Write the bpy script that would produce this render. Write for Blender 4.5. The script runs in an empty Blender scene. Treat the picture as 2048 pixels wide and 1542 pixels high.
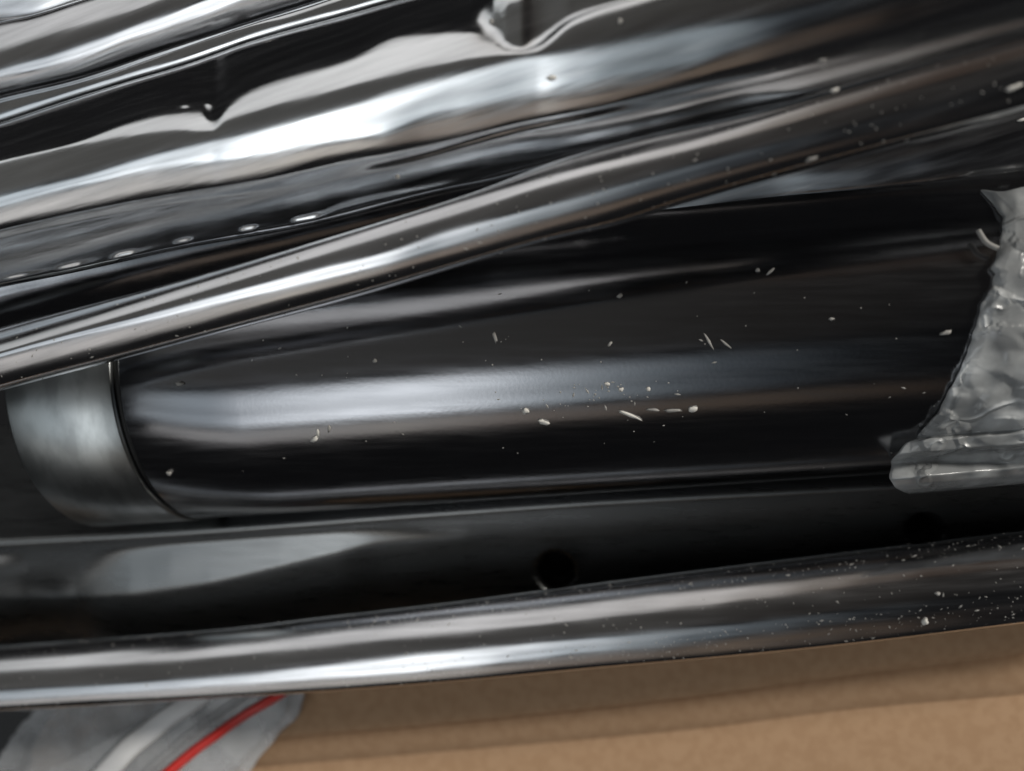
import bpy, bmesh, math, random
import numpy as np
from mathutils import Vector, Matrix
random.seed(4)
rng = np.random.default_rng(7)
rad = math.radians

# ---------------------------------------------------------------- camera
S = 1e-4                      # one unit of the picture plane in metres
F = 1840.0                    # focal length, same unit
TAU = rad(9.3)                # lean of the phone to the left
HC = 2031.0                   # height of the lens above the carton floor
CT, ST = math.cos(TAU), math.sin(TAU)
W2, H2 = 1024.0, 771.0
sc = bpy.context.scene
C = sc.collection
cam_d = bpy.data.cameras.new('camera')
cam = bpy.data.objects.new('camera', cam_d); C.objects.link(cam)
cam_d.sensor_width = 36; cam_d.lens = 36 * F / 2048
cam_d.clip_start = 0.002; cam_d.clip_end = 60
cam.location = (0, 0, HC * S)
cam.rotation_euler = (0, TAU, 0)
cam_d.dof.use_dof = True
cam_d.dof.focus_distance = 1500 * S
cam_d.dof.aperture_fstop = 9.5
sc.camera = cam

# ---------------------------------------------------------------- light
world = bpy.data.worlds.new('World'); sc.world = world; world.use_nodes = True
bg = world.node_tree.nodes['Background']
bg.inputs[0].default_value = (0.95, 0.95, 1.0, 1); bg.inputs[1].default_value = 0.0115
sc.view_settings.view_transform = 'Standard'; sc.view_settings.look = 'None'
sc.view_settings.exposure = 0; sc.view_settings.gamma = 1
sc.render.engine = 'CYCLES'
sc.cycles.use_denoising = True
sc.cycles.max_bounces = 8
sc.cycles.sample_clamp_indirect = 4

def lamp(name, p0, p1, a0, a1, stops, soft=0.28, vstops=None, dist=3.0):
    """softly edged rectangular light: p = angle about the tubes, a = angle along them; stops = (angle, rgb)"""
    pm, dp = rad((p0 + p1) / 2), rad(p1 - p0)
    x0, x1 = dist * math.tan(rad(a0)), dist * math.tan(rad(a1))
    h = 2 * dist * math.tan(dp / 2)
    w = x1 - x0
    L = bpy.data.lights.new(name, 'AREA'); L.shape = 'RECTANGLE'
    L.size = w; L.size_y = h
    o = bpy.data.objects.new(name, L); C.objects.link(o)
    dirv = Vector((0, -math.sin(pm), math.cos(pm)))
    o.location = Vector(((x0 + x1) / 2, 0, 0.05)) + dirv * dist
    zax = dirv; xax = Vector((1, 0, 0)); yax = zax.cross(xax)
    m = Matrix((xax, yax, zax)).transposed().to_4x4()
    m.translation = o.location
    o.matrix_world = m
    L.energy = math.pi * w * h
    L.use_nodes = True
    nt = L.node_tree; N = nt.nodes; K = nt.links
    em = [n for n in N if n.type == 'EMISSION'][0]
    g = N.new('ShaderNodeNewGeometry'); sp = N.new('ShaderNodeSeparateXYZ')
    K.new(g.outputs['Parametric'], sp.inputs[0])
    ramp = N.new('ShaderNodeValToRGB'); cr = ramp.color_ramp; cr.interpolation = 'EASE'
    ps = [((dist * math.tan(rad(a)) - x0) / w, c) for a, c in stops]
    mx = max(max(c) for _, c in ps)
    cr.elements[0].position = ps[0][0]; cr.elements[0].color = (*[v / mx for v in ps[0][1]], 1)
    cr.elements[1].position = ps[-1][0]; cr.elements[1].color = (*[v / mx for v in ps[-1][1]], 1)
    for p, c in ps[1:-1]:
        e = cr.elements.new(p); e.color = (*[v / mx for v in c], 1)
    K.new(sp.outputs[0], ramp.inputs[0])
    r2 = N.new('ShaderNodeValToRGB'); c2 = r2.color_ramp; c2.interpolation = 'EASE'
    vs = vstops or [(0, 0), (soft, 1), (1 - soft, 1), (1, 0)]
    c2.elements[0].position = vs[0][0]; c2.elements[0].color = (vs[0][1],) * 3 + (1,)
    c2.elements[1].position = vs[-1][0]; c2.elements[1].color = (vs[-1][1],) * 3 + (1,)
    for p, v in vs[1:-1]:
        e = c2.elements.new(p); e.color = (v, v, v, 1)
    K.new(sp.outputs[1], r2.inputs[0])
    mul = N.new('ShaderNodeMix'); mul.data_type = 'RGBA'; mul.blend_type = 'MULTIPLY'; mul.inputs[0].default_value = 1
    K.new(ramp.outputs[0], mul.inputs[6]); K.new(r2.outputs[0], mul.inputs[7])
    K.new(mul.outputs[2], em.inputs[0]); em.inputs[1].default_value = mx
    return o

lamp('window_light', 14, 46, -62, 14,
     [(-62, (0.598, 0.65, 0.676)), (-36, (0.78, 0.871, 0.936)), (-26, (1.1, 1.18, 1.25)), (-19, (2.7, 2.8, 2.86)), (-12, (2.7, 2.8, 2.86)),
      (-5, (0.85, 0.93, 0.98)), (1, (0.34, 0.39, 0.42)), (6, (0.11, 0.13, 0.145)), (14, (0.0156, 0.0195, 0.0234))],
     vstops=[(0, 0), (.13, 1), (.26, 1), (.34, .62), (.46, .66), (.60, .9), (.76, .85), (1, 0)])
lamp('ceiling_light', -60, -29, -55, 22,
     [(-55, (0.676, 0.702, 0.702)), (-20, (0.93, 0.92, 0.91)), (-6, (0.84, 0.81, 0.78)), (0, (0.325, 0.286, 0.247)), (5, (0.065, 0.0455, 0.0338)), (22, (0.0169, 0.0117, 0.0078))], soft=.14)
lamp('wall_light', 47, 59, -55, 22,
     [(-55, (0.598, 0.585, 0.559)), (-25, (0.728, 0.702, 0.676)), (-12, (0.65, 0.598, 0.533)), (-4, (0.312, 0.26, 0.221)), (6, (0.156, 0.117, 0.0858)), (22, (0.0455, 0.0312, 0.0221))], soft=.2)
lamp('room_glow', -29, 12, -60, 20, [(-60, (0.111, 0.111, 0.104)), (-22, (0.085, 0.083, 0.078)), (-6, (0.055, 0.052, 0.047)), (6, (0.024, 0.021, 0.018)), (20, (0.0052, 0.00455, 0.0039))], soft=.02)
lamp('added_fill_light', -50, -38, 45, 56, [(45, (112, 107, 99)), (56, (112, 107, 99))], soft=.1)  # unseen fill lamp added to brighten the cardboard, wrap and bag

# ---------------------------------------------------------------- projection helpers
def ray(x, y):
    """world direction of the sight line, scaled to unit depth"""
    u, v = (x - W2) / F, (y - H2) / F
    return np.array([u * CT - ST, -v, -(u * ST + CT)])   # depth 1
def at_depth(x, y, d):
    r = ray(x, y); return np.array([0, 0, HC]) + r * d
def at_h(x, y, h):
    """point seen at (x, y) lying h below the lens"""
    r = ray(x, y); return at_depth(x, y, h / -r[2])

def pchip(xs, ys, q):
    xs, ys, q = np.asarray(xs, float), np.asarray(ys, float), np.asarray(q, float)
    n = len(xs)
    if n == 2: return np.interp(q, xs, ys)
    h = np.diff(xs); dl = np.diff(ys) / h
    m = np.zeros(n)
    for k in range(1, n - 1):
        if dl[k - 1] * dl[k] > 0:
            w1, w2 = 2 * h[k] + h[k - 1], h[k] + 2 * h[k - 1]
            m[k] = (w1 + w2) / (w1 / dl[k - 1] + w2 / dl[k])
    m[0], m[-1] = dl[0], dl[-1]
    i = np.clip(np.searchsorted(xs, q) - 1, 0, n - 2)
    t = (q - xs[i]) / h[i]
    t2, t3 = t * t, t ** 3
    r = ys[i] * (2 * t3 - 3 * t2 + 1) + h[i] * m[i] * (t3 - 2 * t2 + t) + ys[i + 1] * (-2 * t3 + 3 * t2) + h[i] * m[i + 1] * (t3 - t2)
    r = np.where(q < xs[0], ys[0] + m[0] * (q - xs[0]), r)
    return np.where(q > xs[-1], ys[-1] + m[-1] * (q - xs[-1]), r)

def link(me, name, mat, parent=None, smooth=True):
    if smooth:
        me.polygons.foreach_set('use_smooth', [True] * len(me.polygons))
    o = bpy.data.objects.new(name, me); C.objects.link(o)
    if mat: me.materials.append(mat)
    if parent: o.parent = parent
    return o
def tag(o, label, cat, group=None, kind=None):
    o['label'] = label; o['category'] = cat
    if group: o['group'] = group
    if kind: o['kind'] = kind
    return o
def empty(name, loc=(0, 0, 0)):
    o = bpy.data.objects.new(name, None); C.objects.link(o); o.location = loc
    o.empty_display_size = .01
    return o
def grid_faces(nc, nr, wrap=False):
    f = []
    R = nr if wrap else nr - 1
    for i in range(nc - 1):
        for j in range(R):
            a = i * nr + j; b = i * nr + (j + 1) % nr
            f.append((a, b, b + nr, a + nr))
    return f

def profile_sheet(contours, h_ref, x0=-420, x1=2640, step=7, dens=2.2, ref=None, wob=0.0, seed=1, theta=False):
    """Rolled or draped surface. contours: lists of (x, y[, angle]) with a default angle: lines along the tube where the
    surface mirrors the direction 'angle' round the tube; heights follow by integration from line 'ref'."""
    r = np.random.default_rng(seed)
    xs = np.arange(x0, x1 + step, step, dtype=float)
    Y, A = [], []
    for pts, ang in contours:
        px = [p[0] for p in pts]
        Y.append(pchip(px, [p[1] for p in pts], xs))
        A.append(np.interp(xs, px, [p[2] if len(p) > 2 else ang for p in pts]))
    Y, A = np.array(Y), np.array(A)
    for k in range(1, len(Y)): Y[k] = np.maximum(Y[k], Y[k - 1] + 1.2)
    nk = len(Y)
    cnt = [max(5, int(np.median(Y[k + 1] - Y[k]) / dens)) for k in range(nk - 1)]
    if not theta: cnt[0] += 10; cnt[-1] += 10
    cols = []
    ph = r.uniform(0, 6.28, 6)
    for i, x in enumerate(xs):
        yk, ak = Y[:, i], A[:, i]
        ys = []
        for k in range(nk - 1):
            t = np.arange(cnt[k]) / cnt[k]
            if k == 0 and not theta: t = t ** 1.6
            if k == nk - 2 and not theta: t = 1 - (1 - t) ** 1.6
            ys.append(yk[k] + (yk[k + 1] - yk[k]) * t)
        ys = np.append(np.concatenate(ys), yk[-1])
        a = pchip(yk, ak, ys)
        if wob:
            s = (ys - yk[0]) / (yk[-1] - yk[0])
            env = np.clip(np.minimum(s, 1 - s) * 6, 0, 1)
            a = a + wob * env * (np.sin(x / 97 + ph[0] + 5 * s) + .6 * np.sin(x / 41 + ph[1] - 9 * s) + .4 * np.sin(x / 19 + ph[2] + 15 * s))
        u = (x - W2) / F; v = (ys - H2) / F
        if theta: th = np.radians(a)
        else: th = (np.radians(a) - np.arctan(v / (CT + u * ST))) / 2
        sn, cs = np.sin(th), np.cos(th)
        den = CT * cs - (-ST * cs) * u - v * sn
        den = np.maximum(den, 0.04)
        g = sn / (F * den)
        lg = np.concatenate([[0], np.cumsum((g[1:] + g[:-1]) / 2 * np.diff(ys))])
        if ref is None:
            k0 = int(np.argmax(a > 0)); w0 = a[k0] / (a[k0] - a[k0 - 1]); lr = lg[k0] * (1 - w0) + lg[k0 - 1] * w0
        else: lr = np.interp(yk[ref], ys, lg)
        hr = h_ref(x) if callable(h_ref) else h_ref
        d0 = hr / (CT + u * ST)
        d = d0 * np.exp(lg - lr)
        P = np.array([0, 0, HC]) + np.stack([np.full_like(v, u * CT - ST), -v, np.full_like(v, -(u * ST + CT))], 1) * d[:, None]
        cols.append(P)
    return xs, np.array(cols)

def tube_from_sheet(name, mat, cols, parent=None, under=0.42, nu=12):
    """close the profile beneath into a solid tube and cap its ends"""
    n = len(cols)
    out = []
    for P in cols:
        a, b = P[-1], P[0]
        w = np.linalg.norm(a - b)
        t = np.linspace(0, 1, nu + 2)[1:-1, None]
        U = a + (b - a) * t
        sight = a - np.array([0, 0, HC]); sight = sight / np.linalg.norm(sight)
        sb = b - np.array([0, 0, HC]); sb = sb / np.linalg.norm(sb)
        U += (sight + (sb - sight) * t) * (np.sin(np.pi * t) ** .7 * w * under)
        out.append(np.vstack([P, U]))
    V = np.array(out); nr = V.shape[1]
    f = grid_faces(n, nr, True)
    f.append(tuple(range(nr))[::-1]); f.append(tuple((n - 1) * nr + j for j in range(nr)))
    me = bpy.data.meshes.new(name)
    me.from_pydata((V.reshape(-1, 3) * S).tolist(), [], f); me.update()
    bm = bmesh.new(); bm.from_mesh(me); bmesh.ops.recalc_face_normals(bm, faces=bm.faces); bm.to_mesh(me); bm.free()
    return link(me, name, mat, parent)

# ---------------------------------------------------------------- materials
def mat(name, base, metallic=0, rough=.4, noise=0, nscale=(40, 40, 40), bump=0, bscale=(900, 900, 900), col2=None, cscale=(60, 60, 60),
        rvar=0.0, rscale=(80, 900, 900), spec=.5, alpha=1, trans=0, coat=0, cramp=(.42, .62), bdetail=4, cell=False, brot=0, bdist=.0003, col_dust=None):
    m = bpy.data.materials.new(name); m.use_nodes = True
    nt = m.node_tree; N = nt.nodes; K = nt.links
    b = N['Principled BSDF']
    b.inputs['Base Color'].default_value = (*base, 1); b.inputs['Metallic'].default_value = metallic
    b.inputs['Roughness'].default_value = rough; b.inputs['Specular IOR Level'].default_value = spec
    b.inputs['Alpha'].default_value = alpha; b.inputs['Transmission Weight'].default_value = trans
    b.inputs['Coat Weight'].default_value = coat; b.inputs['Coat Roughness'].default_value = .08
    tc = N.new('ShaderNodeTexCoord')
    def tex(scale, detail=4, rot=None):
        mp = N.new('ShaderNodeMapping'); mp.inputs['Scale'].default_value = scale
        if rot is None: rot = brot
        vr = N.new('ShaderNodeVectorRotate'); vr.rotation_type = 'Z_AXIS'; vr.inputs['Angle'].default_value = -rad(rot)
        K.new(tc.outputs['Object'], vr.inputs['Vector']); K.new(vr.outputs[0], mp.inputs[0])
        t = N.new('ShaderNodeTexNoise'); t.inputs['Scale'].default_value = 1; t.inputs['Detail'].default_value = detail
        K.new(mp.outputs[0], t.inputs[0]); return t.outputs[0]
    if col2:
        t = tex(cscale); r = N.new('ShaderNodeValToRGB')
        r.color_ramp.elements[0].position, r.color_ramp.elements[1].position = cramp
        r.color_ramp.elements[0].color = (*base, 1); r.color_ramp.elements[1].color = (*col2, 1)
        K.new(t, r.inputs[0]); K.new(r.outputs[0], b.inputs['Base Color'])
    if cell:
        mp = N.new('ShaderNodeMapping'); K.new(tc.outputs['Object'], mp.inputs[0])
        wn = N.new('ShaderNodeTexNoise'); wn.inputs['Scale'].default_value = 140; K.new(tc.outputs['Object'], wn.inputs[0])
        ad = N.new('ShaderNodeVectorMath'); ad.operation = 'MULTIPLY_ADD'
        K.new(wn.outputs['Color'], ad.inputs[0]); ad.inputs[1].default_value = (.012,) * 3; K.new(tc.outputs['Object'], ad.inputs[2])
        vo = N.new('ShaderNodeTexVoronoi'); vo.feature = 'DISTANCE_TO_EDGE'; vo.inputs['Scale'].default_value = 62
        K.new(ad.outputs[0], vo.inputs['Vector'])
        r1 = N.new('ShaderNodeMapRange'); r1.inputs[1].default_value = 0; r1.inputs[2].default_value = .055; r1.inputs[3].default_value = 1; r1.inputs[4].default_value = 0
        K.new(vo.outputs[0], r1.inputs[0])
        t = tex((95, 95, 95)); r2 = N.new('ShaderNodeMapRange'); r2.inputs[1].default_value = .4; r2.inputs[2].default_value = .68
        K.new(t, r2.inputs[0])
        ml = N.new('ShaderNodeMath'); ml.operation = 'MULTIPLY'; K.new(r1.outputs[0], ml.inputs[0]); K.new(r2.outputs[0], ml.inputs[1])
        m2 = N.new('ShaderNodeMath'); m2.operation = 'MULTIPLY_ADD'; K.new(r2.outputs[0], m2.inputs[0]); m2.inputs[1].default_value = .42; K.new(ml.outputs[0], m2.inputs[2])
        cx = N.new('ShaderNodeMix'); cx.data_type = 'RGBA'; K.new(m2.outputs[0], cx.inputs[0])
        cx.inputs[6].default_value = (*base, 1); cx.inputs[7].default_value = (.85, .88, .89, 1)  # crease highlights painted white into the base colour, over the cloudy patches
        K.new(cx.outputs[2], b.inputs['Base Color'])
        al = N.new('ShaderNodeMath'); al.operation = 'MULTIPLY_ADD'; al.use_clamp = True; K.new(m2.outputs[0], al.inputs[0]); al.inputs[1].default_value = 1.1; al.inputs[2].default_value = .52
        K.new(al.outputs[0], b.inputs['Alpha'])
        b2 = N.new('ShaderNodeBump'); b2.inputs['Strength'].default_value = .7; b2.inputs['Distance'].default_value = .0006
        K.new(r1.outputs[0], b2.inputs['Height']); cellbump = b2
    if rvar:
        t = tex(rscale); r = N.new('ShaderNodeMapRange')
        r.inputs[1].default_value = .3; r.inputs[2].default_value = .7
        r.inputs[3].default_value = max(.01, rough - rvar); r.inputs[4].default_value = rough + rvar
        K.new(t, r.inputs[0]); K.new(r.outputs[0], b.inputs['Roughness'])
    if bump:
        t = tex(bscale, bdetail); bp = N.new('ShaderNodeBump'); bp.inputs['Strength'].default_value = bump
        bp.inputs['Distance'].default_value = bdist
        K.new(t, bp.inputs['Height']); K.new(bp.outputs[0], b.inputs['Normal'])
        if cell: K.new(cellbump.outputs[0], bp.inputs['Normal'])
    return m

def gloss(name, base, rough, brot, st, along=14):
    return mat(name, base, 1, rough, rvar=.06, rscale=(60, 900, 900), bump=st, bscale=(along, 420, 420), brot=brot, bdist=.00012,
               col2=tuple(c * .72 for c in base), cscale=(40, 500, 500), cramp=(.35, .75))
M_gloss = gloss('glossy_black_lacquer', (.62, .62, .63), .18, 16, .22)
M_gloss_low = gloss('glossy_black_lacquer_low', (.62, .62, .63), .18, 6, .18)
M_film = gloss('black_tube_in_clear_film', (.70, .71, .72), .16, 15, .36, 22)
M_satin = mat('satin_black_metal', (.28, .285, .30), 1, .17, rvar=.04, bump=.02, bscale=(1500, 1500, 1500))
M_collar = mat('brushed_grey_metal', (.44, .46, .46), 1, .32, col2=(.32, .335, .335), cscale=(260, 120, 120), bump=.03, bscale=(2500, 400, 400))
M_black = mat('black_rubber_and_hole_shade', (.008, .008, .008), 0, .6)
M_bar = mat('black_coated_bar', (.215, .22, .22), 1, .29, rvar=.04)
M_card = mat('brown_cardboard', (.55, .355, .215), 0, .85, col2=(.50, .315, .185), cscale=(420, 420, 420), bump=.16, bscale=(2600, 2600, 2600), spec=.2)
M_crumb = mat('pale_foam_crumb', (.75, .73, .68), 0, .7)
M_crumb_grey = mat('grey_lint', (.38, .37, .35), 0, .8)

# ---------------------------------------------------------------- carton floor
floor_lines = [
    ([(-160, 900), (2220, 700)], 0),
    ([(-160, 1440), (0, 1415), (900, 1375), (1573, 1310), (2048, 1258), (2220, 1235)], 6),
    ([(-160, 1520), (500, 1462), (900, 1425), (1400, 1365), (1700, 1322), (2048, 1278), (2220, 1255)], 38),
    ([(-160, 1532), (500, 1474), (900, 1439), (1400, 1381), (1700, 1338), (2048, 1294), (2220, 1270)], 68),
    ([(-160, 1545), (500, 1486), (900, 1452), (1400, 1398), (1700, 1356), (2048, 1312), (2220, 1290)], -34),
    ([(-160, 1562), (500, 1505), (900, 1473), (1400, 1425), (1700, 1387), (2048, 1350), (2220, 1330)], -12),
    ([(-160, 1582), (500, 1526), (900, 1492), (1400, 1446), (1700, 1408), (2048, 1378), (2220, 1360)], 38),
    ([(-160, 1600), (500, 1545), (900, 1512), (1400, 1468), (1700, 1430), (2048, 1400), (2220, 1385)], -6),
    ([(-160, 1660), (2220, 1560)], 2),
    ([(-160, 1800), (2220, 1800)], 0),
]
xs, cols = profile_sheet(floor_lines, HC, step=14, dens=6, ref=9, theta=True)
cols[:, :, 2] = np.minimum(cols[:, :, 2], 40) - 50
n, nr = cols.shape[:2]
me = bpy.data.meshes.new('carton_floor')
me.from_pydata((cols.reshape(-1, 3) * S).tolist(), [], grid_faces(n, nr)); me.update()
carton = empty('cardboard_box')
tag(carton, 'brown cardboard box under the tubes, its creased floor bare at the bottom right', 'cardboard box')
fl = link(me, 'box_floor', M_card, carton)
sol = fl.modifiers.new('thickness', 'SOLIDIFY'); sol.thickness = .003; sol.offset = 1

def box(name, lo, hi, m, parent):
    bm = bmesh.new(); bmesh.ops.create_cube(bm, size=1)
    for v in bm.verts:
        v.co = Vector([(lo[i] + hi[i]) / 2 + v.co[i] * (hi[i] - lo[i]) for i in range(3)]) * S
    bmesh.ops.bevel(bm, geom=bm.edges[:], offset=4 * S, segments=2, affect='EDGES')
    me = bpy.data.meshes.new(name); bm.to_mesh(me); bm.free()
    return link(me, name, m, parent, False)
box('box_wall', (2300, -1500, -60), (2330, 1500, 400), M_card, carton)

# ---------------------------------------------------------------- glossy tubes
A_top = [(-160, 700), (0, 655), (320, 572), (640, 480), (953, 382), (1124, 318), (1329, 262), (1485, 229), (1669, 174), (1860, 119), (2048, 65), (2220, 15)]
def off(pts, d): return [(p[0], p[1] + d) for p in pts]
A = [
    (A_top, -165),
    ([(-160, 720), (0, 675), (320, 582), (640, 484), (953, 385), (1124, 321), (1329, 265), (1485, 232), (2048, 69), (2220, 19)], -92),
    ([(-160, 735), (0, 689), (320, 591), (640, 491), (919, 404), (1124, 345), (1380, 282), (1669, 196), (2048, 90), (2220, 40)], -59),
    ([(-160, 750), (0, 703), (320, 608), (640, 511), (919, 425), (1124, 362), (1380, 299), (1669, 222), (2048, 115), (2220, 66)], -31),
    ([(-160, 757), (0, 707), (320, 621), (640, 535), (782, 499), (885, 463), (1022, 427), (1227, 372), (1380, 328), (1700, 250), (2048, 160), (2220, 110)], 13),
    ([(-160, 770), (0, 714), (320, 636), (640, 560), (782, 525), (885, 495), (1022, 455), (1227, 400), (1380, 357), (1700, 275), (2048, 180), (2220, 130)], 44),
    ([(-160, 797), (0, 748), (320, 667), (640, 581), (782, 545), (885, 517), (1022, 478), (1227, 421), (1380, 374), (1700, 290), (2048, 202), (2220, 150)], 61),
    ([(-160, 824), (0, 776), (230, 716), (470, 653), (700, 592), (953, 517), (1100, 475), (1230, 446), (1348, 408), (1519, 358), (1700, 308), (1900, 254), (2048, 214), (2220, 168)], 140),
    ([(-160, 830), (0, 782), (230, 722), (470, 659), (700, 599), (953, 523), (1100, 481), (1230, 452), (1348, 414), (1519, 364), (1700, 314), (1900, 260), (2048, 220), (2220, 174)], 168),
]
xs, cols = profile_sheet(A, lambda x: 1275 - (x / 2048) * 30, wob=.4, seed=3)
tA = tube_from_sheet('glossy_tube', M_gloss, cols)
tag(tA, 'slim glossy black tube lying diagonally across the wide satin tube', 'tube', 'glossy black tubes')

B = [
    ([(-160, 296), (0, 246), (150, 196), (250, 165), (375, 128), (511, 80), (700, 28), (800, 0), (1000, -50), (2048, -330), (2220, -380)], -158),
    ([(-160, 310), (0, 262), (150, 214), (250, 180), (375, 142), (478, 105), (580, 78), (700, 46), (800, 16), (936, -20, -92), (1100, -60, -60), (2048, -315, -60), (2220, -365, -60)], -92),
    ([(-160, 356), (0, 311), (150, 274), (250, 232), (325, 211), (400, 204), (420, 204), (437, 196), (462, 182), (511, 160), (700, 102), (800, 58), (936, 40, -84), (988, 48, -10), (1015, 62, -10), (1042, 66, -10), (1062, 60, -10), (1150, 12, -10), (1300, -30, -10), (2048, -245, -10), (2220, -295, -10)], -84),
    ([(-160, 350), (0, 307), (150, 270), (250, 233), (325, 215), (352, 214, -76), (369, 214, -44), (386, 212, -76), (404, 208, -76), (417, 211, -40), (428, 212, -76), (437, 210), (462, 190), (511, 163), (700, 106), (800, 62), (936, 46, -80), (988, 56, -32), (1015, 71, -10), (1042, 74, -10), (1062, 67, -10), (1150, 18, -10), (1300, -26, -10), (2048, -238, -10), (2220, -288, -10)], -78),
    ([(-160, 360), (0, 316), (150, 280), (250, 243), (325, 224), (400, 217), (420, 231), (437, 220), (462, 198), (511, 170), (700, 113), (800, 69), (936, 57, -74), (988, 72, -50), (1015, 88, -34), (1042, 90, -12), (1062, 84, -34), (1150, 28, -34), (1300, -18, -10), (2048, -225, -10), (2220, -275, -10)], -74),
    ([(-160, 366), (0, 322), (150, 286), (250, 250), (325, 232), (400, 226), (420, 243), (437, 232), (462, 207), (511, 178), (700, 120), (800, 75), (936, 65), (988, 85), (1015, 101), (1042, 102), (1062, 97), (1150, 36), (1300, -12), (2048, -215), (2220, -265)], -59),
    ([(-160, 370), (0, 326), (150, 291), (250, 272), (350, 259), (422, 261), (450, 240), (511, 220), (700, 171), (851, 133), (988, 110), (1042, 108), (1070, 104), (1145, 50), (1300, 0), (2048, -203), (2220, -250)], -31),
    ([(-160, 435), (0, 389), (187, 343), (308, 306), (478, 265), (700, 206), (919, 142), (1022, 118), (1193, 87), (1380, 49), (1519, 29), (1655, -4), (2048, -110), (2220, -155)], 13),
    ([(-160, 462), (0, 416), (171, 369), (376, 328), (478, 316), (700, 277), (765, 267), (851, 234), (1022, 195), (1158, 171), (1295, 143), (1380, 126), (1485, 92), (1600, 56), (2048, -70), (2220, -118)], 44),
    ([(-160, 495), (0, 452), (312, 385), (531, 349), (680, 310), (765, 296), (919, 270), (1056, 238), (1193, 212), (1380, 160), (1553, 113), (1758, 58), (1861, 32), (2048, -18), (2220, -66)], 61),
    ([(-160, 506), (0, 463), (312, 397), (531, 362), (690, 330), (817, 306), (1022, 252), (1170, 222), (1300, 192), (1553, 140), (2048, 12), (2220, -36)], 92),
    ([(-160, 516, 96), (0, 473, 96), (312, 407, 96), (531, 374, 94), (690, 345, 84), (817, 320, 60), (1022, 262, 55), (1170, 230, 60), (1300, 202, 90), (1553, 150, 96), (2048, 22, 80), (2220, -10)], 80),
    ([(-160, 526), (0, 483), (312, 418), (531, 386), (690, 358), (817, 331), (1022, 273), (1170, 240), (1300, 212), (1553, 160), (2048, 32), (2220, -16)], 80),
    ([(-160, 596), (0, 552), (140, 521), (369, 470), (497, 446), (612, 424), (680, 402), (885, 358), (990, 338), (1124, 304), (1553, 196), (2048, 60), (2220, 12)], 84),
    ([(-160, 606, 82), (0, 561, 80), (12, 557, 60), (22, 555, 50), (48, 550, 50), (58, 548, 66), (110, 538, 78), (118, 537, 60), (128, 535, 50), (156, 529, 44), (164, 527, 64), (215, 517, 78), (228, 515, 62), (236, 512, 38), (264, 506, 38), (272, 504, 66), (340, 489, 80), (362, 483, 50), (376, 480, 50), (388, 478, 72), (476, 461, 80), (486, 459, 38), (508, 455, 38), (516, 453, 70), (580, 443, 76), (590, 441, 38), (630, 434, 38), (645, 430, 58), (680, 414, 60), (885, 369, 64), (990, 348, 90), (1124, 314, 110), (1553, 206, 110), (2048, 70, 110), (2220, 22, 110)], 110),
    ([(-160, 614), (0, 569), (140, 540), (369, 490), (612, 446), (885, 378), (990, 357), (1124, 322), (1553, 214), (2048, 78), (2220, 30)], 130),
    ([(-160, 620), (0, 576), (140, 547), (369, 497), (612, 453), (885, 386), (990, 366), (1124, 330), (1553, 222), (2048, 86), (2220, 38)], 166),
]
xs, cols = profile_sheet(B, lambda x: 1255 - (x / 2048) * 50, ref=7, wob=.3, seed=5, step=5)
tB = tube_from_sheet('film_wrapped_tube', M_film, cols, under=.3)
tag(tB, 'broad glossy tube in puckered clear film, second from the top', 'tube', 'glossy black tubes')

Hh = [
    ([(-160, 240), (0, 190), (200, 142), (325, 97), (415, 67), (511, 37), (581, 19), (700, -20), (1200, -180)], -165),
    ([(-160, 246), (0, 196), (200, 146), (325, 101), (415, 70), (511, 40), (581, 22), (700, -17), (1200, -177)], -57),
    ([(-160, 254), (0, 204), (200, 155), (325, 111), (415, 81), (511, 50), (581, 32), (700, -7), (1200, -167)], -31),
    ([(-160, 276), (0, 226), (150, 179), (250, 149), (375, 112), (511, 64), (700, 12), (1200, -130)], 13),
    ([(-160, 290), (0, 241), (150, 191), (250, 160), (375, 123), (511, 75), (700, 23), (1200, -120)], 44),
    ([(-160, 296), (0, 247), (150, 198), (250, 167), (375, 130), (511, 82), (700, 30), (1200, -113)], 165),
]
xs, cols = profile_sheet(Hh, lambda x: 1440 - x * .02, x1=1150, wob=1.5, seed=8)
tH = tube_from_sheet('thin_tube', M_film, cols)
tag(tH, 'thin glossy rod pressed between the two upper tubes, with a small bright kink', 'rod', 'glossy black tubes')

Cc = [
    ([(-160, 88), (0, 43), (60, 30), (150, 3), (312, -50), (700, -190), (1100, -330)], -160),
    ([(-160, 96), (0, 50), (60, 38), (150, 10), (312, -43), (700, -183), (1100, -322)], -59),
    ([(-160, 144), (0, 97), (150, 54), (250, 23), (312, 1), (700, -130), (1100, -270)], -31),
    ([(-160, 186), (0, 138), (150, 92), (275, 46), (375, 11), (700, -100), (1100, -240)], 13),
    ([(-160, 202), (0, 156), (150, 120), (275, 75), (400, 35), (511, -4), (700, -65), (1100, -200)], 44),
    ([(-160, 230), (0, 184), (150, 147), (275, 107), (400, 67), (511, 30), (700, -32), (1100, -165)], 62),
    ([(-160, 250), (0, 205), (200, 156), (325, 112), (415, 82), (511, 54), (581, 34), (700, -4), (1100, -140)], 166),
]
xs, cols = profile_sheet(Cc, lambda x: 1400 - x * .02, x1=1050, wob=1.3, seed=9)
tC = tube_from_sheet('glossy_tube', M_gloss, cols)
tag(tC, 'glossy black tube crossing the upper left corner with a broad white gleam', 'tube', 'glossy black tubes')

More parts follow.
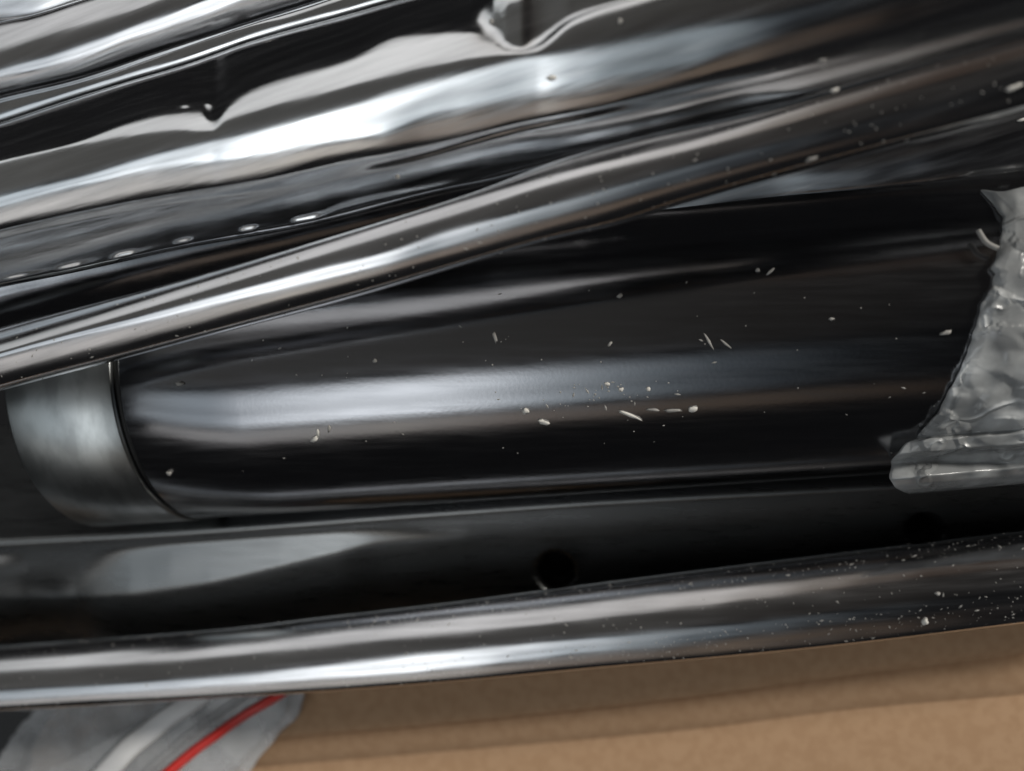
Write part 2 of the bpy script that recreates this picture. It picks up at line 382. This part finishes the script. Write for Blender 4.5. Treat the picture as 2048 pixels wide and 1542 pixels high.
I = [
    ([(-200, -60), (0, -120), (400, -240)], -160),
    ([(-200, -10), (0, -60), (400, -190)], 5),
    ([(-200, 78), (0, 33), (60, 30), (150, 0), (400, -90)], 46),
    ([(-200, 105), (0, 52), (60, 44), (150, 15), (400, -70)], 165),
]
xs, cols = profile_sheet(I, lambda x: 1400, x0=-200, x1=400, seed=10)
tI = tube_from_sheet('glossy_tube', M_gloss, cols)
tag(tI, 'pale gleaming tube in the extreme upper left corner', 'tube', 'glossy black tubes')

G = [
    ([(-160, 500), (0, 460), (300, 400), (800, 300)], -165),
    ([(-160, 560), (0, 520), (300, 455), (800, 340)], -18),
    ([(-160, 612), (0, 570), (250, 520), (450, 480), (800, 405)], 13),
    ([(-160, 644), (0, 600), (250, 550), (450, 508), (800, 425)], 44),
    ([(-160, 670), (0, 628), (200, 588), (400, 540), (800, 440)], 61),
    ([(-160, 730), (0, 690), (200, 650), (400, 600), (800, 500)], 166),
]
xs, cols = profile_sheet(G, lambda x: 1385 + x / 800 * 150, x1=1250, wob=.7, seed=11)
tG = tube_from_sheet('glossy_tube', M_satin, cols)
tag(tG, 'dull dark tube showing in the gap left of where two glossy tubes cross', 'tube', 'glossy black tubes')

A2 = [
    ([(850, 400), (1100, 340), (1348, 290), (1700, 230), (2048, 160), (2220, 130)], -165),
    ([(850, 440), (1100, 385), (1348, 335), (1700, 275), (2048, 205), (2220, 170)], -18),
    ([(850, 500), (1000, 472), (1210, 420), (1348, 392), (1519, 355), (1700, 335), (2048, 262), (2220, 230)], 13),
    ([(850, 540), (1005, 507), (1210, 458), (1312, 434), (1380, 418), (1519, 392), (1700, 372), (2048, 330), (2220, 305)], 44),
    ([(850, 546), (1005, 513), (1210, 466), (1312, 443), (1380, 427), (1519, 402), (1700, 384), (2048, 345), (2220, 320)], 61),
    ([(850, 555), (1005, 523), (1158, 500), (1348, 468), (1600, 430), (1862, 395), (2048, 370), (2220, 345)], 166),
]
xs, cols = profile_sheet(A2, lambda x: 1590 - (x / 2048) * 70, x0=850, wob=1.5, seed=12)
t2 = tube_from_sheet('glossy_tube', M_gloss, cols)
tag(t2, 'dark tube half hidden between the diagonal tube and the wide satin tube', 'tube', 'glossy black tubes')

D = [
    ([(-160, 1302), (0, 1291), (220, 1275), (440, 1258), (659, 1232), (900, 1204), (1180, 1167), (1460, 1131), (1797, 1090), (2048, 1060), (2220, 1038)], -166),
    ([(-160, 1309), (0, 1298), (220, 1281), (440, 1264), (659, 1238), (900, 1210), (1180, 1174), (1460, 1139), (1797, 1098), (2048, 1069), (2220, 1048)], -95),
    ([(-160, 1334), (0, 1324), (440, 1283), (900, 1228), (1180, 1198), (1460, 1168), (1800, 1130), (2048, 1102), (2220, 1082)], -59),
    ([(-160, 1357), (0, 1346), (440, 1314), (900, 1268), (1180, 1238), (1460, 1204), (1800, 1162), (2048, 1135), (2220, 1115)], -31),
    ([(-160, 1392), (0, 1382), (440, 1352), (900, 1300), (1180, 1275), (1460, 1247), (1800, 1210), (2048, 1178), (2220, 1155)], 13),
    ([(-160, 1408), (0, 1399), (440, 1371), (900, 1337), (1180, 1306), (1348, 1290), (1460, 1275), (1800, 1236), (2048, 1200), (2220, 1178)], 44),
    ([(-160, 1424), (0, 1412), (440, 1389), (900, 1357), (1180, 1330), (1460, 1306), (1800, 1270), (2048, 1238), (2220, 1218)], 61),
    ([(-160, 1438), (0, 1424), (176, 1416), (395, 1399), (659, 1384), (900, 1365), (1236, 1334), (1573, 1303), (2048, 1248), (2220, 1228)], 166),
]
xs, cols = profile_sheet(D, lambda x: 1735, wob=.8, seed=13)
tD = tube_from_sheet('glossy_tube', M_gloss_low, cols, under=1.0)
tag(tD, 'glossy black tube speckled with white dust, lowest one beside the bare cardboard', 'tube', 'glossy black tubes')

# ---------------------------------------------------------------- drilled bar
bar_lines = [
    ([(-160, 835), (60, 860), (330, 920), (800, 910), (2220, 840)], -75),
    ([(-160, 1085), (0, 1078), (360, 1058), (800, 1026), (1200, 998), (1500, 980), (1800, 962), (2048, 945), (2220, 935)], -75),
    ([(-160, 1096, 52), (0, 1088, 52), (360, 1068, 52), (800, 1036, 52), (1200, 1008, 50), (1500, 990, 30), (1800, 972, 0), (2048, 955, 78), (2220, 945, 78)], 50),
    ([(-160, 1104), (0, 1096), (360, 1076), (800, 1044), (1200, 1016), (1500, 998), (1800, 980), (2048, 963), (2220, 953)], 78),
    ([(-160, 1112), (0, 1104), (60, 1101), (150, 1097, 78), (220, 1094, 78), (360, 1084, 78), (800, 1050, 78), (1200, 1024, 78), (2220, 965, 78)], 78),
    ([(-160, 1125, 40), (0, 1115, 50), (60, 1112, 78), (150, 1122, 78), (190, 1117, 70), (260, 1105, 40), (340, 1095, 22), (420, 1088, 24), (560, 1078, 26), (680, 1068, 40), (760, 1062, 60), (860, 1055, 74), (950, 1046, 78), (1200, 1032, 78), (2220, 975, 78)], 78),
    ([(-160, 1150, 78), (0, 1150, 78), (110, 1170, 78), (150, 1165, 64), (190, 1157, 44), (260, 1150, 30), (340, 1140, 34), (420, 1128, 30), (560, 1103, 30), (680, 1083, 30), (760, 1072, 48), (860, 1064, 68), (950, 1057, 78), (1200, 1045, 78), (2220, 990, 78)], 78),
    ([(-160, 1195, 78), (0, 1190, 66), (110, 1190, 54), (190, 1186, 42), (260, 1181, 38), (340, 1171, 40), (420, 1158, 28), (560, 1126, 26), (680, 1098, 30), (760, 1080, 46), (860, 1072, 56), (950, 1068, 78), (1200, 1056, 78), (2220, 1000, 78)], 78),
    ([(-160, 1206), (0, 1202), (110, 1201), (260, 1193), (340, 1183), (420, 1170), (560, 1138), (680, 1110), (760, 1092), (860, 1084), (950, 1080), (1200, 1068), (2220, 1012)], 78),
    ([(-160, 1340), (1000, 1260), (2220, 1120)], 78),
]
xs, cols = profile_sheet(bar_lines, lambda x: 1790, ref=3, step=6)
# two screw holes sunk into it
def img(P):
    r = P - np.array([0, 0, HC])
    dep = -(r @ np.array([ST, 0, CT]))
    u = (r @ np.array([CT, 0, -ST])) / dep
    return W2 + u * F, H2 - r[1] / dep * F
for i in range(cols.shape[0]):
    for j in range(cols.shape[1]):
        px, py = img(cols[i, j])
        for hx, hy, hr in ((1110, 1142, 40), (1850, 1062, 36)):
            q = math.hypot(px - hx, (py - hy))
            if q < hr:
                cols[i, j, 2] -= 70 * min(1, (hr - q) / 7)
bar = tube_from_sheet('drilled_bar', M_bar, cols, under=.10)
bar.data.materials.append(M_black)  # black inside the screw holes is painted shade
for pl in bar.data.polygons:
    px, py = img(np.array(pl.center) / S)
    if pl.index < len(bar.data.polygons) - 2 and any(math.hypot(px - hx, py - hy) < hr - 1 for hx, hy, hr in ((1110, 1142, 40), (1850, 1062, 36))): pl.material_index = 1
tag(bar, 'flat black bar with two round screw holes beneath the wide satin tube', 'bar')

# ---------------------------------------------------------------- wide satin tube
HB, RB = 1743.0, 279.0
Pa, Pb = at_h(230, 776, HB), at_h(1900, 624, HB)
ax = (Pb - Pa) / np.linalg.norm(Pb - Pa)
side = np.cross(np.array([0, 0, 1.0]), ax); side /= np.linalg.norm(side)
up = np.cross(ax, side)
def lathe(name, prof, m, parent, nseg=256, cap=False):
    V, f = [], []
    for s, r in prof:
        for k in range(nseg):
            a = 2 * math.pi * k / nseg
            V.append((Pa + ax * s + (side * math.sin(a) + up * math.cos(a)) * r) * S)
    for i in range(len(prof) - 1):
        for k in range(nseg):
            a, b = i * nseg + k, i * nseg + (k + 1) % nseg
            f.append((a, b, b + nseg, a + nseg))
    if cap: f.append(tuple(range(nseg)))
    me = bpy.data.meshes.new(name); me.from_pydata([tuple(v) for v in V], [], f); me.update()
    bm = bmesh.new(); bm.from_mesh(me); bmesh.ops.recalc_face_normals(bm, faces=bm.faces); bm.to_mesh(me); bm.free()
    return link(me, name, m, parent)
big = empty('wide_tube', tuple((Pa - up * RB) * S))
inv = Matrix.Translation(-big.location)
tag(big, 'wide satin black tube with a grey metal collar at its left end', 'tube')
J = 180.0   # where the seam lies along the axis
prof = [(J + 4, RB - 14), (J + 4, RB - 3), (J + 8, RB), (400, RB), (900, RB), (1400, RB), (2300, RB)]
parts = [lathe('barrel', prof, M_satin, big)]
parts.append(lathe('seam_ring', [(J - 9, RB - 12), (J - 7, RB - 7), (J + 3, RB - 7), (J + 5, RB - 12)], M_black, big))
parts.append(lathe('collar', [(J - 8, RB - 14), (J - 8, RB), (J - 11, RB + 2), (J - 212, RB + 2), (J - 217, RB - 1), (J - 219, RB - 9), (J - 214, RB - 16), (J - 120, RB - 16)], M_collar, big))
parts.append(lathe('end_plug', [(J - 195, RB - 15), (J - 195, 60), (J - 140, 50), (J - 140, 5)], M_black, big, cap=False))
for p in parts: p.matrix_parent_inverse = inv

# ---------------------------------------------------------------- crumpled wrap on the right
def cyl_hit(x, y, R):
    """sight line against the wide tube's cylinder"""
    o = np.array([0, 0, HC]) - Pa; d = ray(x, y)
    o2 = o - ax * (o @ ax); d2 = d - ax * (d @ ax)
    a, b, c = d2 @ d2, 2 * o2 @ d2, o2 @ o2 - R * R
    D_ = b * b - 4 * a * c
    if D_ < 0:
        t = -b / (2 * a)
    else: t = (-b - math.sqrt(D_)) / (2 * a)
    return t
edge_y = [384, 394, 412, 431, 460, 494, 538, 546, 575, 608, 658, 726, 776, 830, 880, 884, 921, 957, 975, 984, 988]
edge_x = [1962, 1972, 1990, 2006, 2003, 1999, 1980, 1990, 1981, 1963, 1950, 1927, 1900, 1872, 1827, 1813, 1782, 1779, 1791, 1806, 1818]
nrw, ncl = 220, 150
V = []
rw = np.random.default_rng(3)
ks = [(rw.uniform(.006, .06), rw.uniform(-.06, .06), rw.uniform(0, 6.28), rw.uniform(.5, 1)) for _ in range(16)]
seeds = [(rw.uniform(1700, 2300), rw.uniform(370, 1000), rw.uniform(-6, 6), rw.uniform(-.42, .42), rw.uniform(-.42, .42)) for _ in range(150)]
SD = np.array(seeds)
def crumple(x, y):
    wx, wy = x + 9 * math.sin(y / 23), y + 9 * math.sin(x / 31)
    q = (SD[:, 0] - wx) ** 2 + (1.4 * (SD[:, 1] - wy)) ** 2
    i = np.argsort(q)[:3]; w = 1 / (q[i] + 60) ** 2; w /= w.sum()
    return float((w * (SD[i, 2] + SD[i, 3] * (wx - SD[i, 0]) + SD[i, 4] * (wy - SD[i, 1]))).sum())
for i in range(ncl):
    t = i / (ncl - 1)
    for j in range(nrw):
        y = 384 + (988 - 384) * j / (nrw - 1)
        xe = float(np.interp(y, edge_y, edge_x)) + 1.6 * math.sin(y / 6.0) * math.sin(y / 17)
        x = xe + (2560 - xe) * t ** 1.7
        yb = y - t ** 1.7 * .09 * (2560 - xe) * 1.0 * max(0, (y - 384) / 604)
        yb -= (1 - (y - 384) / 604) * (14 * t ** .6 + 4 * math.sin(x / 17))
        d = cyl_hit(x, min(yb, 925), RB + 5)
        c = crumple(x, y) * 1.0
        lift = 0
        if y > 874:   # rolled lip
            q = (y - 874) / 114
            ridge = [0, 16, 30, 12, 34, 46, 30, 0, -60]
            lift = np.interp(q, [0, .1, .3, .45, .62, .74, .86, .97, 1], ridge) - 10
        d -= c * .5 + lift * 1.1 + 8 * min(1, t * 6) + 2
        if t < .05: d += (5 + .5 * c) * (1 - t / .05)
        V.append(tuple(at_depth(x, yb, d) * S))
me = bpy.data.meshes.new('wrap'); me.from_pydata(V, [], grid_faces(ncl, nrw)); me.update()
M_wrap = mat('crumpled_cloudy_plastic', (.42, .435, .44), 0, .26, spec=.6, coat=.3, bump=.25, bscale=(260, 260, 260), cell=True)
wrap = link(me, 'plastic_wrap', M_wrap)
s_ = wrap.modifiers.new('t', 'SOLIDIFY'); s_.thickness = .0004; s_.offset = -1
tag(wrap, 'crumpled cloudy grey plastic wrap around the right end of the wide tube', 'plastic wrap')

def strand(name, pts, r, m, label, cat, group=None):
    cu = bpy.data.curves.new(name, 'CURVE'); cu.dimensions = '3D'; cu.bevel_depth = r * S; cu.bevel_resolution = 3
    sp = cu.splines.new('NURBS'); sp.points.add(len(pts) - 1)
    for i, p in enumerate(pts): sp.points[i].co = (*(np.array(p) * S), 1)
    sp.use_endpoint_u = True; sp.order_u = 3
    ot = bpy.data.objects.new(name, cu); C.objects.link(ot)
    dg = bpy.context.evaluated_depsgraph_get()
    me = bpy.data.meshes.new_from_object(ot.evaluated_get(dg)); bpy.data.objects.remove(ot)
    o = link(me, name, None); me.materials.clear(); me.materials.append(m)
    return tag(o, label, cat, group)

# ---------------------------------------------------------------- zip bag
def clear_plastic(name, tint, opac, rough=.18, bump=.4):
    m = bpy.data.materials.new(name); m.use_nodes = True
    nt = m.node_tree; N = nt.nodes; K = nt.links
    b = N['Principled BSDF']; b.inputs['Base Color'].default_value = (*tint, 1); b.inputs['Roughness'].default_value = rough
    tr = N.new('ShaderNodeBsdfTransparent'); mx = N.new('ShaderNodeMixShader')
    tc = N.new('ShaderNodeTexCoord'); t = N.new('ShaderNodeTexNoise'); t.inputs['Scale'].default_value = 90; t.inputs['Detail'].default_value = 3
    K.new(tc.outputs['Object'], t.inputs[0])
    mr = N.new('ShaderNodeMapRange'); mr.inputs[1].default_value = .35; mr.inputs[2].default_value = .68
    mr.inputs[3].default_value = opac[0]; mr.inputs[4].default_value = opac[1]
    K.new(t.outputs[0], mr.inputs[0]); K.new(mr.outputs[0], mx.inputs[0])
    bp = N.new('ShaderNodeBump'); bp.inputs['Strength'].default_value = bump; bp.inputs['Distance'].default_value = .001
    K.new(t.outputs[0], bp.inputs['Height']); K.new(bp.outputs[0], b.inputs['Normal'])
    out = [n for n in N if n.type == 'OUTPUT_MATERIAL'][0]
    K.new(tr.outputs[0], mx.inputs[1]); K.new(b.outputs[0], mx.inputs[2]); K.new(mx.outputs[0], out.inputs[0])
    return m
M_bag = clear_plastic('clear_bag_film', (.62, .63, .64), (.2, .52), bump=.5)
M_red = mat('red_zip_plastic', (.75, .03, .02), 0, .3)
M_white = mat('white_print', (.85, .85, .85), 0, .4)
bag = empty('zip_bag', tuple(at_h(300, 1500, 1985) * S))
binv = Matrix.Translation(-bag.location)
tag(bag, 'clear zip bag with a red closing strip beside the bare cardboard', 'plastic bag')
def hbag(x, y):
    return 1975 - 26 * math.exp(-((x - 330) / 190) ** 2) + 5 * math.sin((x * .8 + y) / 58) + 2 * math.sin((x - y * 1.3) / 33)
# outline in rows, left edge jagged, right edge rounded
ly = [1330, 1405, 1430, 1445, 1470, 1500, 1525, 1560, 1620]
lx = [90, 78, 62, 45, 26, 8, -10, -40, -90]
ry = [1330, 1400, 1420, 1440, 1470, 1500, 1540, 1580, 1620]
rx = [620, 608, 600, 590, 556, 532, 500, 478, 460]
def sheet_between(name, m, fl_, fr_, y0, y1, nr, nc, hf, parent, thick=.0003):
    V = []
    for i in range(nc):
        for j in range(nr):
            y = y0 + (y1 - y0) * j / (nr - 1)
            a, b = fl_(y), fr_(y); x = a + (b - a) * i / (nc - 1)
            V.append(tuple(at_h(x, y, hf(x, y)) * S))
    me = bpy.data.meshes.new(name); me.from_pydata(V, [], grid_faces(nc, nr)); me.update()
    o = link(me, name, m, parent)
    if parent: o.matrix_parent_inverse = binv
    q = o.modifiers.new('t', 'SOLIDIFY'); q.thickness = thick; q.offset = -1
    return o
Lf = lambda y: float(np.interp(y, ly, lx)) + 2.5 * math.sin(y / 3.1) * math.sin(y / 11)
Rf = lambda y: float(np.interp(y, ry, rx)) + 2 * math.sin(y / 9)
sheet_between('bag_front', M_bag, Lf, Rf, 1330, 1620, 90, 140, hbag, bag)
sheet_between('bag_back', M_bag, Lf, Rf, 1330, 1620, 40, 60, lambda x, y: 2008, bag)
# folded flap, lighter, right of the diagonal crease
fl_x = lambda y: float(np.interp(y, [1380, 1440, 1475, 1500, 1542, 1620], [330, 292, 215, 175, 92, -40]))
sheet_between('bag_flap', M_bag, fl_x, lambda y: Rf(y) - 30, 1345, 1620, 60, 90, lambda x, y: hbag(x, y) - 7, bag)
def ribbon(name, m, pts, w, parent, dh=-12):
    ys_ = np.linspace(pts[0][1], pts[-1][1], 60)
    xs_ = pchip([p[1] for p in pts], [p[0] for p in pts], ys_)
    V = []
    tx, ty = np.gradient(xs_), np.gradient(ys_)
    for i in range(60):
        l = math.hypot(tx[i], ty[i]); nx, ny = ty[i] / l, -tx[i] / l
        ww = float(np.interp(ys_[i], [ys_[0], ys_[-1]], w))
        for k in range(7):
            s = (k / 6 - .5) * ww
            x, y = xs_[i] + nx * s, ys_[i] + ny * s
            V.append(tuple(at_h(x, y, hbag(x, y) + dh - 5 * (1 - (2 * k / 6 - 1) ** 2)) * S))
    me = bpy.data.meshes.new(name); me.from_pydata(V, [], grid_faces(60, 7)); me.update()
    o = link(me, name, m, parent); o.matrix_parent_inverse = binv
    q = o.modifiers.new('t', 'SOLIDIFY'); q.thickness = .0003; q.offset = -1
ribbon('zip_strip', M_red, [(600, 1362), (545, 1398), (500, 1424), (460, 1450), (430, 1472), (400, 1493), (370, 1517), (338, 1544), (270, 1600)], (13, 18), bag)
ribbon('white_strip', M_white, [(440, 1360), (378, 1408), (340, 1432), (300, 1463), (262, 1492), (215, 1542), (160, 1600)], (36, 44), bag)
ribbon('zip_rib', M_bag, [(520, 1370), (470, 1402), (400, 1450), (340, 1500), (290, 1545), (240, 1600)], (6, 7), bag, -11)
ribbon('zip_rib', M_bag, [(540, 1370), (490, 1402), (420, 1450), (360, 1500), (310, 1545), (260, 1600)], (5, 6), bag, -11)

bm = bmesh.new()  # invented black slab, put in only to darken the bottom left corner
c0 = [at_h(x, y, 2004) for x, y in ((-260, 1395), (128, 1385), (96, 1432), (60, 1500), (30, 1640), (-260, 1660))]
tv = [bm.verts.new(tuple(c * S)) for c in c0]; bv = [bm.verts.new(tuple((c - np.array([0, 0, 22])) * S)) for c in c0]
bm.faces.new(tv); bm.faces.new(bv[::-1])
for k in range(6): bm.faces.new((tv[k], bv[k], bv[(k + 1) % 6], tv[(k + 1) % 6]))
bmesh.ops.recalc_face_normals(bm, faces=bm.faces)
bmesh.ops.bevel(bm, geom=bm.edges[:], offset=5 * S, segments=3, affect='EDGES')
me = bpy.data.meshes.new('dark_corner_slab'); bm.to_mesh(me); bm.free()
tag(link(me, 'dark_corner_slab', mat('dull_black_filler', (.014, .014, .015), 0, .55), None, False), 'dull black plate added under the zip bag to darken the bottom left corner', 'slab')

# ---------------------------------------------------------------- crumbs and dust, laid where they rest
bpy.context.view_layer.update()
dg = bpy.context.evaluated_depsgraph_get()
def hit(x, y):
    d = Vector(ray(x, y)).normalized()
    ok, loc, nor, _, ob, _ = sc.ray_cast(dg, Vector((0, 0, HC * S)), d)
    if not ok: return None
    while ob.parent: ob = ob.parent
    return loc, nor, ob
def chip(size, seed):
    r = random.Random(seed); bm = bmesh.new()
    bmesh.ops.create_icosphere(bm, subdivisions=2, radius=1)
    for v in bm.verts:
        k = 1 + r.uniform(-.38, .3); v.co = Vector((v.co.x * size[0], v.co.y * size[1], v.co.z * size[2])) * k * S
    me = bpy.data.meshes.new('crumb'); bm.to_mesh(me); bm.free(); return me
crumbs = [  # x, y, half length, half width, angle, material, label
    (1850, 1243, 7, 6, 80, 0, 'round white crumb on the dusty tube near the right edge of the cardboard'),
    (1258, 829, 24, 4, -28, 0, 'long pale sliver lying across the brown streak on the wide tube'),
    (1087, 843, 12, 5, -25, 0, 'short thick pale crumb on the wide tube right of its white gleam'),
    (1052, 822, 6, 6, 0, 0, 'squarish pale crumb at the start of the brown streak on the wide tube'),
    (1385, 817, 8, 6, 10, 0, 'pale crumb at the end of a broken line on the wide tube'),
    (1345, 821, 16, 3, 0, 1, 'thin grey dash just left of the crumb that ends the broken line'),
    (1305, 819, 12, 3, -6, 1, 'faint thin dash above the long sliver on the wide tube'),
    (990, 675, 11, 4, -75, 1, 'upright grey lint piece above the white gleam on the wide tube'),
    (629, 878, 9, 5, 45, 0, 'bent pale crumb under the left half of the white gleam'),
    (636, 866, 9, 3, 80, 0, 'thin pale splinter standing on the bent crumb'),
    (658, 858, 9, 3, 75, 1, 'grey splinter right of the bent pale crumb'),
    (1240, 592, 6, 4, 30, 1, 'small grey crumb on the upper thin gleam of the wide tube'),
    (1220, 688, 5, 3, 60, 1, 'tiny grey crumb above the fading gleam of the wide tube'),
    (1214, 768, 5, 4, 0, 0, 'first of three tiny bright grains in a row at the end of the gleam'),
    (1242, 779, 5, 4, 0, 0, 'middle one of three tiny bright grains at the end of the gleam'),
    (1297, 778, 4, 4, 0, 0, 'last of three tiny bright grains at the end of the gleam'),
    (750, 722, 4, 4, 0, 1, 'grey grain alone above the left end of the white gleam'),
    (338, 946, 6, 5, 30, 1, 'grey grain low on the wide tube just right of the collar'),
    (360, 767, 8, 5, 0, 1, 'grey flake high on the wide tube just right of the collar'),
    (1515, 541, 4, 4, 0, 1, 'left grain of a pair in the dark upper part of the wide tube'),
    (1541, 543, 9, 3, 45, 1, 'slanted right crumb of a pair in the dark upper part of the wide tube'),
    (1893, 665, 10, 4, 15, 1, 'grey flake on the dark wide tube close to the plastic wrap'),
    (1418, 683, 15, 2, -60, 1, 'left of two slanted grey scratches of lint on the wide tube'),
    (1452, 688, 12, 2, -40, 1, 'right of two slanted grey scratches of lint on the wide tube'),
    (1103, 156, 8, 4, -8, 0, 'cream oblong chip on the blue gleam of the film wrapped tube'),
    (1622, 318, 9, 3, 20, 1, 'pale bent fleck on the lower edge of the diagonal tube'),
    (1669, 181, 6, 3, 20, 0, 'bright fleck on the thin brown streak of the diagonal tube'),
    (2027, 175, 11, 4, 25, 0, 'bright droplet-like fleck at the right end of the diagonal tube'),
    (2044, 240, 9, 3, 15, 0, 'bright sliver just below the droplet-like fleck'),
    (795, 353, 4, 4, 0, 1, 'grey grain on the dark flank of the film wrapped tube'),
    (983, 43, 3, 5, 0, 1, 'grey grain beside the larger pucker of the film'),
    (1240, 43, 3, 5, 0, 1, 'grey grain right of the larger pucker of the film'),
    (1548 + 115, 638, 5, 3, 0, 1, 'faint grain in the brown shade of the wide tube'),
    (1545 + 330, 1192 - 5, 5, 4, 0, 1, 'grey grain on the dusty tube near the right frame edge'),
    (1095, 985 + 160, 0, 0, 0, 1, None),
]
for k, (x, y, a, b, ang, mt, lab) in enumerate(crumbs):
    if not lab: continue
    h = hit(x, y)
    if not h: continue
    loc, nor, ob = h
    o = link(chip((a * .88, b * .85, min(a, b) * .5), k), 'crumb', (M_crumb, M_crumb_grey)[mt])
    z = nor; xx = Vector((math.cos(rad(ang)), math.sin(rad(ang)), 0)); xx = (xx - z * xx.dot(z)).normalized()
    m = Matrix((xx, z.cross(xx), z)).transposed().to_4x4(); m.translation = loc + nor * (.3 * min(a, b) * S)
    o.matrix_world = m
    tag(o, lab, 'crumb', 'pale crumbs scattered over the tubes')

p = [at_depth(x, y, cyl_hit(x, y, RB + 16) - 6) for x, y in ((1957, 461), (1966, 478), (1978, 490), (1996, 497))]
strand('lint_fibre', p, 4, M_crumb_grey, 'curled grey fibre at the upper edge of the plastic wrap', 'fibre')

def dust(name, owner, spots, label, m):
    bm = bmesh.new()
    for x, y, s in spots:
        h = hit(x, y)
        if not h or h[2] != owner: continue
        loc, nor, _ = h
        a = random.uniform(0, 6.28); e = random.choice((1, 1, 1.5, 3))
        xx = Vector((math.cos(a), math.sin(a), 0)); xx = (xx - nor * xx.dot(nor)).normalized(); yy = nor.cross(xx)
        vs = [bm.verts.new(loc + (xx * s * e * c + yy * s * d + nor * s * g) * S) for c, d, g in ((1, 0, 0), (0, 1, 0), (-1, 0, 0), (0, -1, 0), (0, 0, .8))]
        for q in range(4): bm.faces.new((vs[q], vs[(q + 1) % 4], vs[4]))
    me = bpy.data.meshes.new(name); bm.to_mesh(me); bm.free()
    o = link(me, name, m, None, False)
    tag(o, label, 'dust', None, 'stuff')
def between(Ls, lo, hi, x):
    f = lambda pts: float(np.interp(x, [p[0] for p in pts], [p[1] for p in pts]))
    a, b = f(Ls[0][0]), f(Ls[-1][0]); return a + (b - a) * random.uniform(lo, hi)
sp = []
for _ in range(900):
    x = 2048 * random.random() ** .75
    lo = random.choice(((.02, .98), (.7, 1.0), (.0, .2)))
    sp.append((x, between(D, *lo, x), random.choice((.6, .8, 1.0, 1.0, 1.6)) * random.uniform(.6, 1.1)))
dust('dust', tD, sp, 'fine white dust over the lowest glossy tube', M_crumb_grey)
sp = []
for _ in range(170):
    x = 2048 * random.random()
    sp.append((x, between(A, .1, 1.0, x), random.uniform(.6, 1.5)))
dust('dust', tA, sp, 'sparse fine dust on the diagonal glossy tube', M_crumb_grey)
sp = [(random.uniform(250, 1900), random.uniform(540, 950), random.uniform(.6, 1.6)) for _ in range(70)]
sp += [(random.gauss(1180, 90), random.gauss(795, 16), random.uniform(.8, 2.0)) for _ in range(40)]
dust('dust', big, sp, 'sparse fine dust on the wide satin tube', M_crumb_grey)
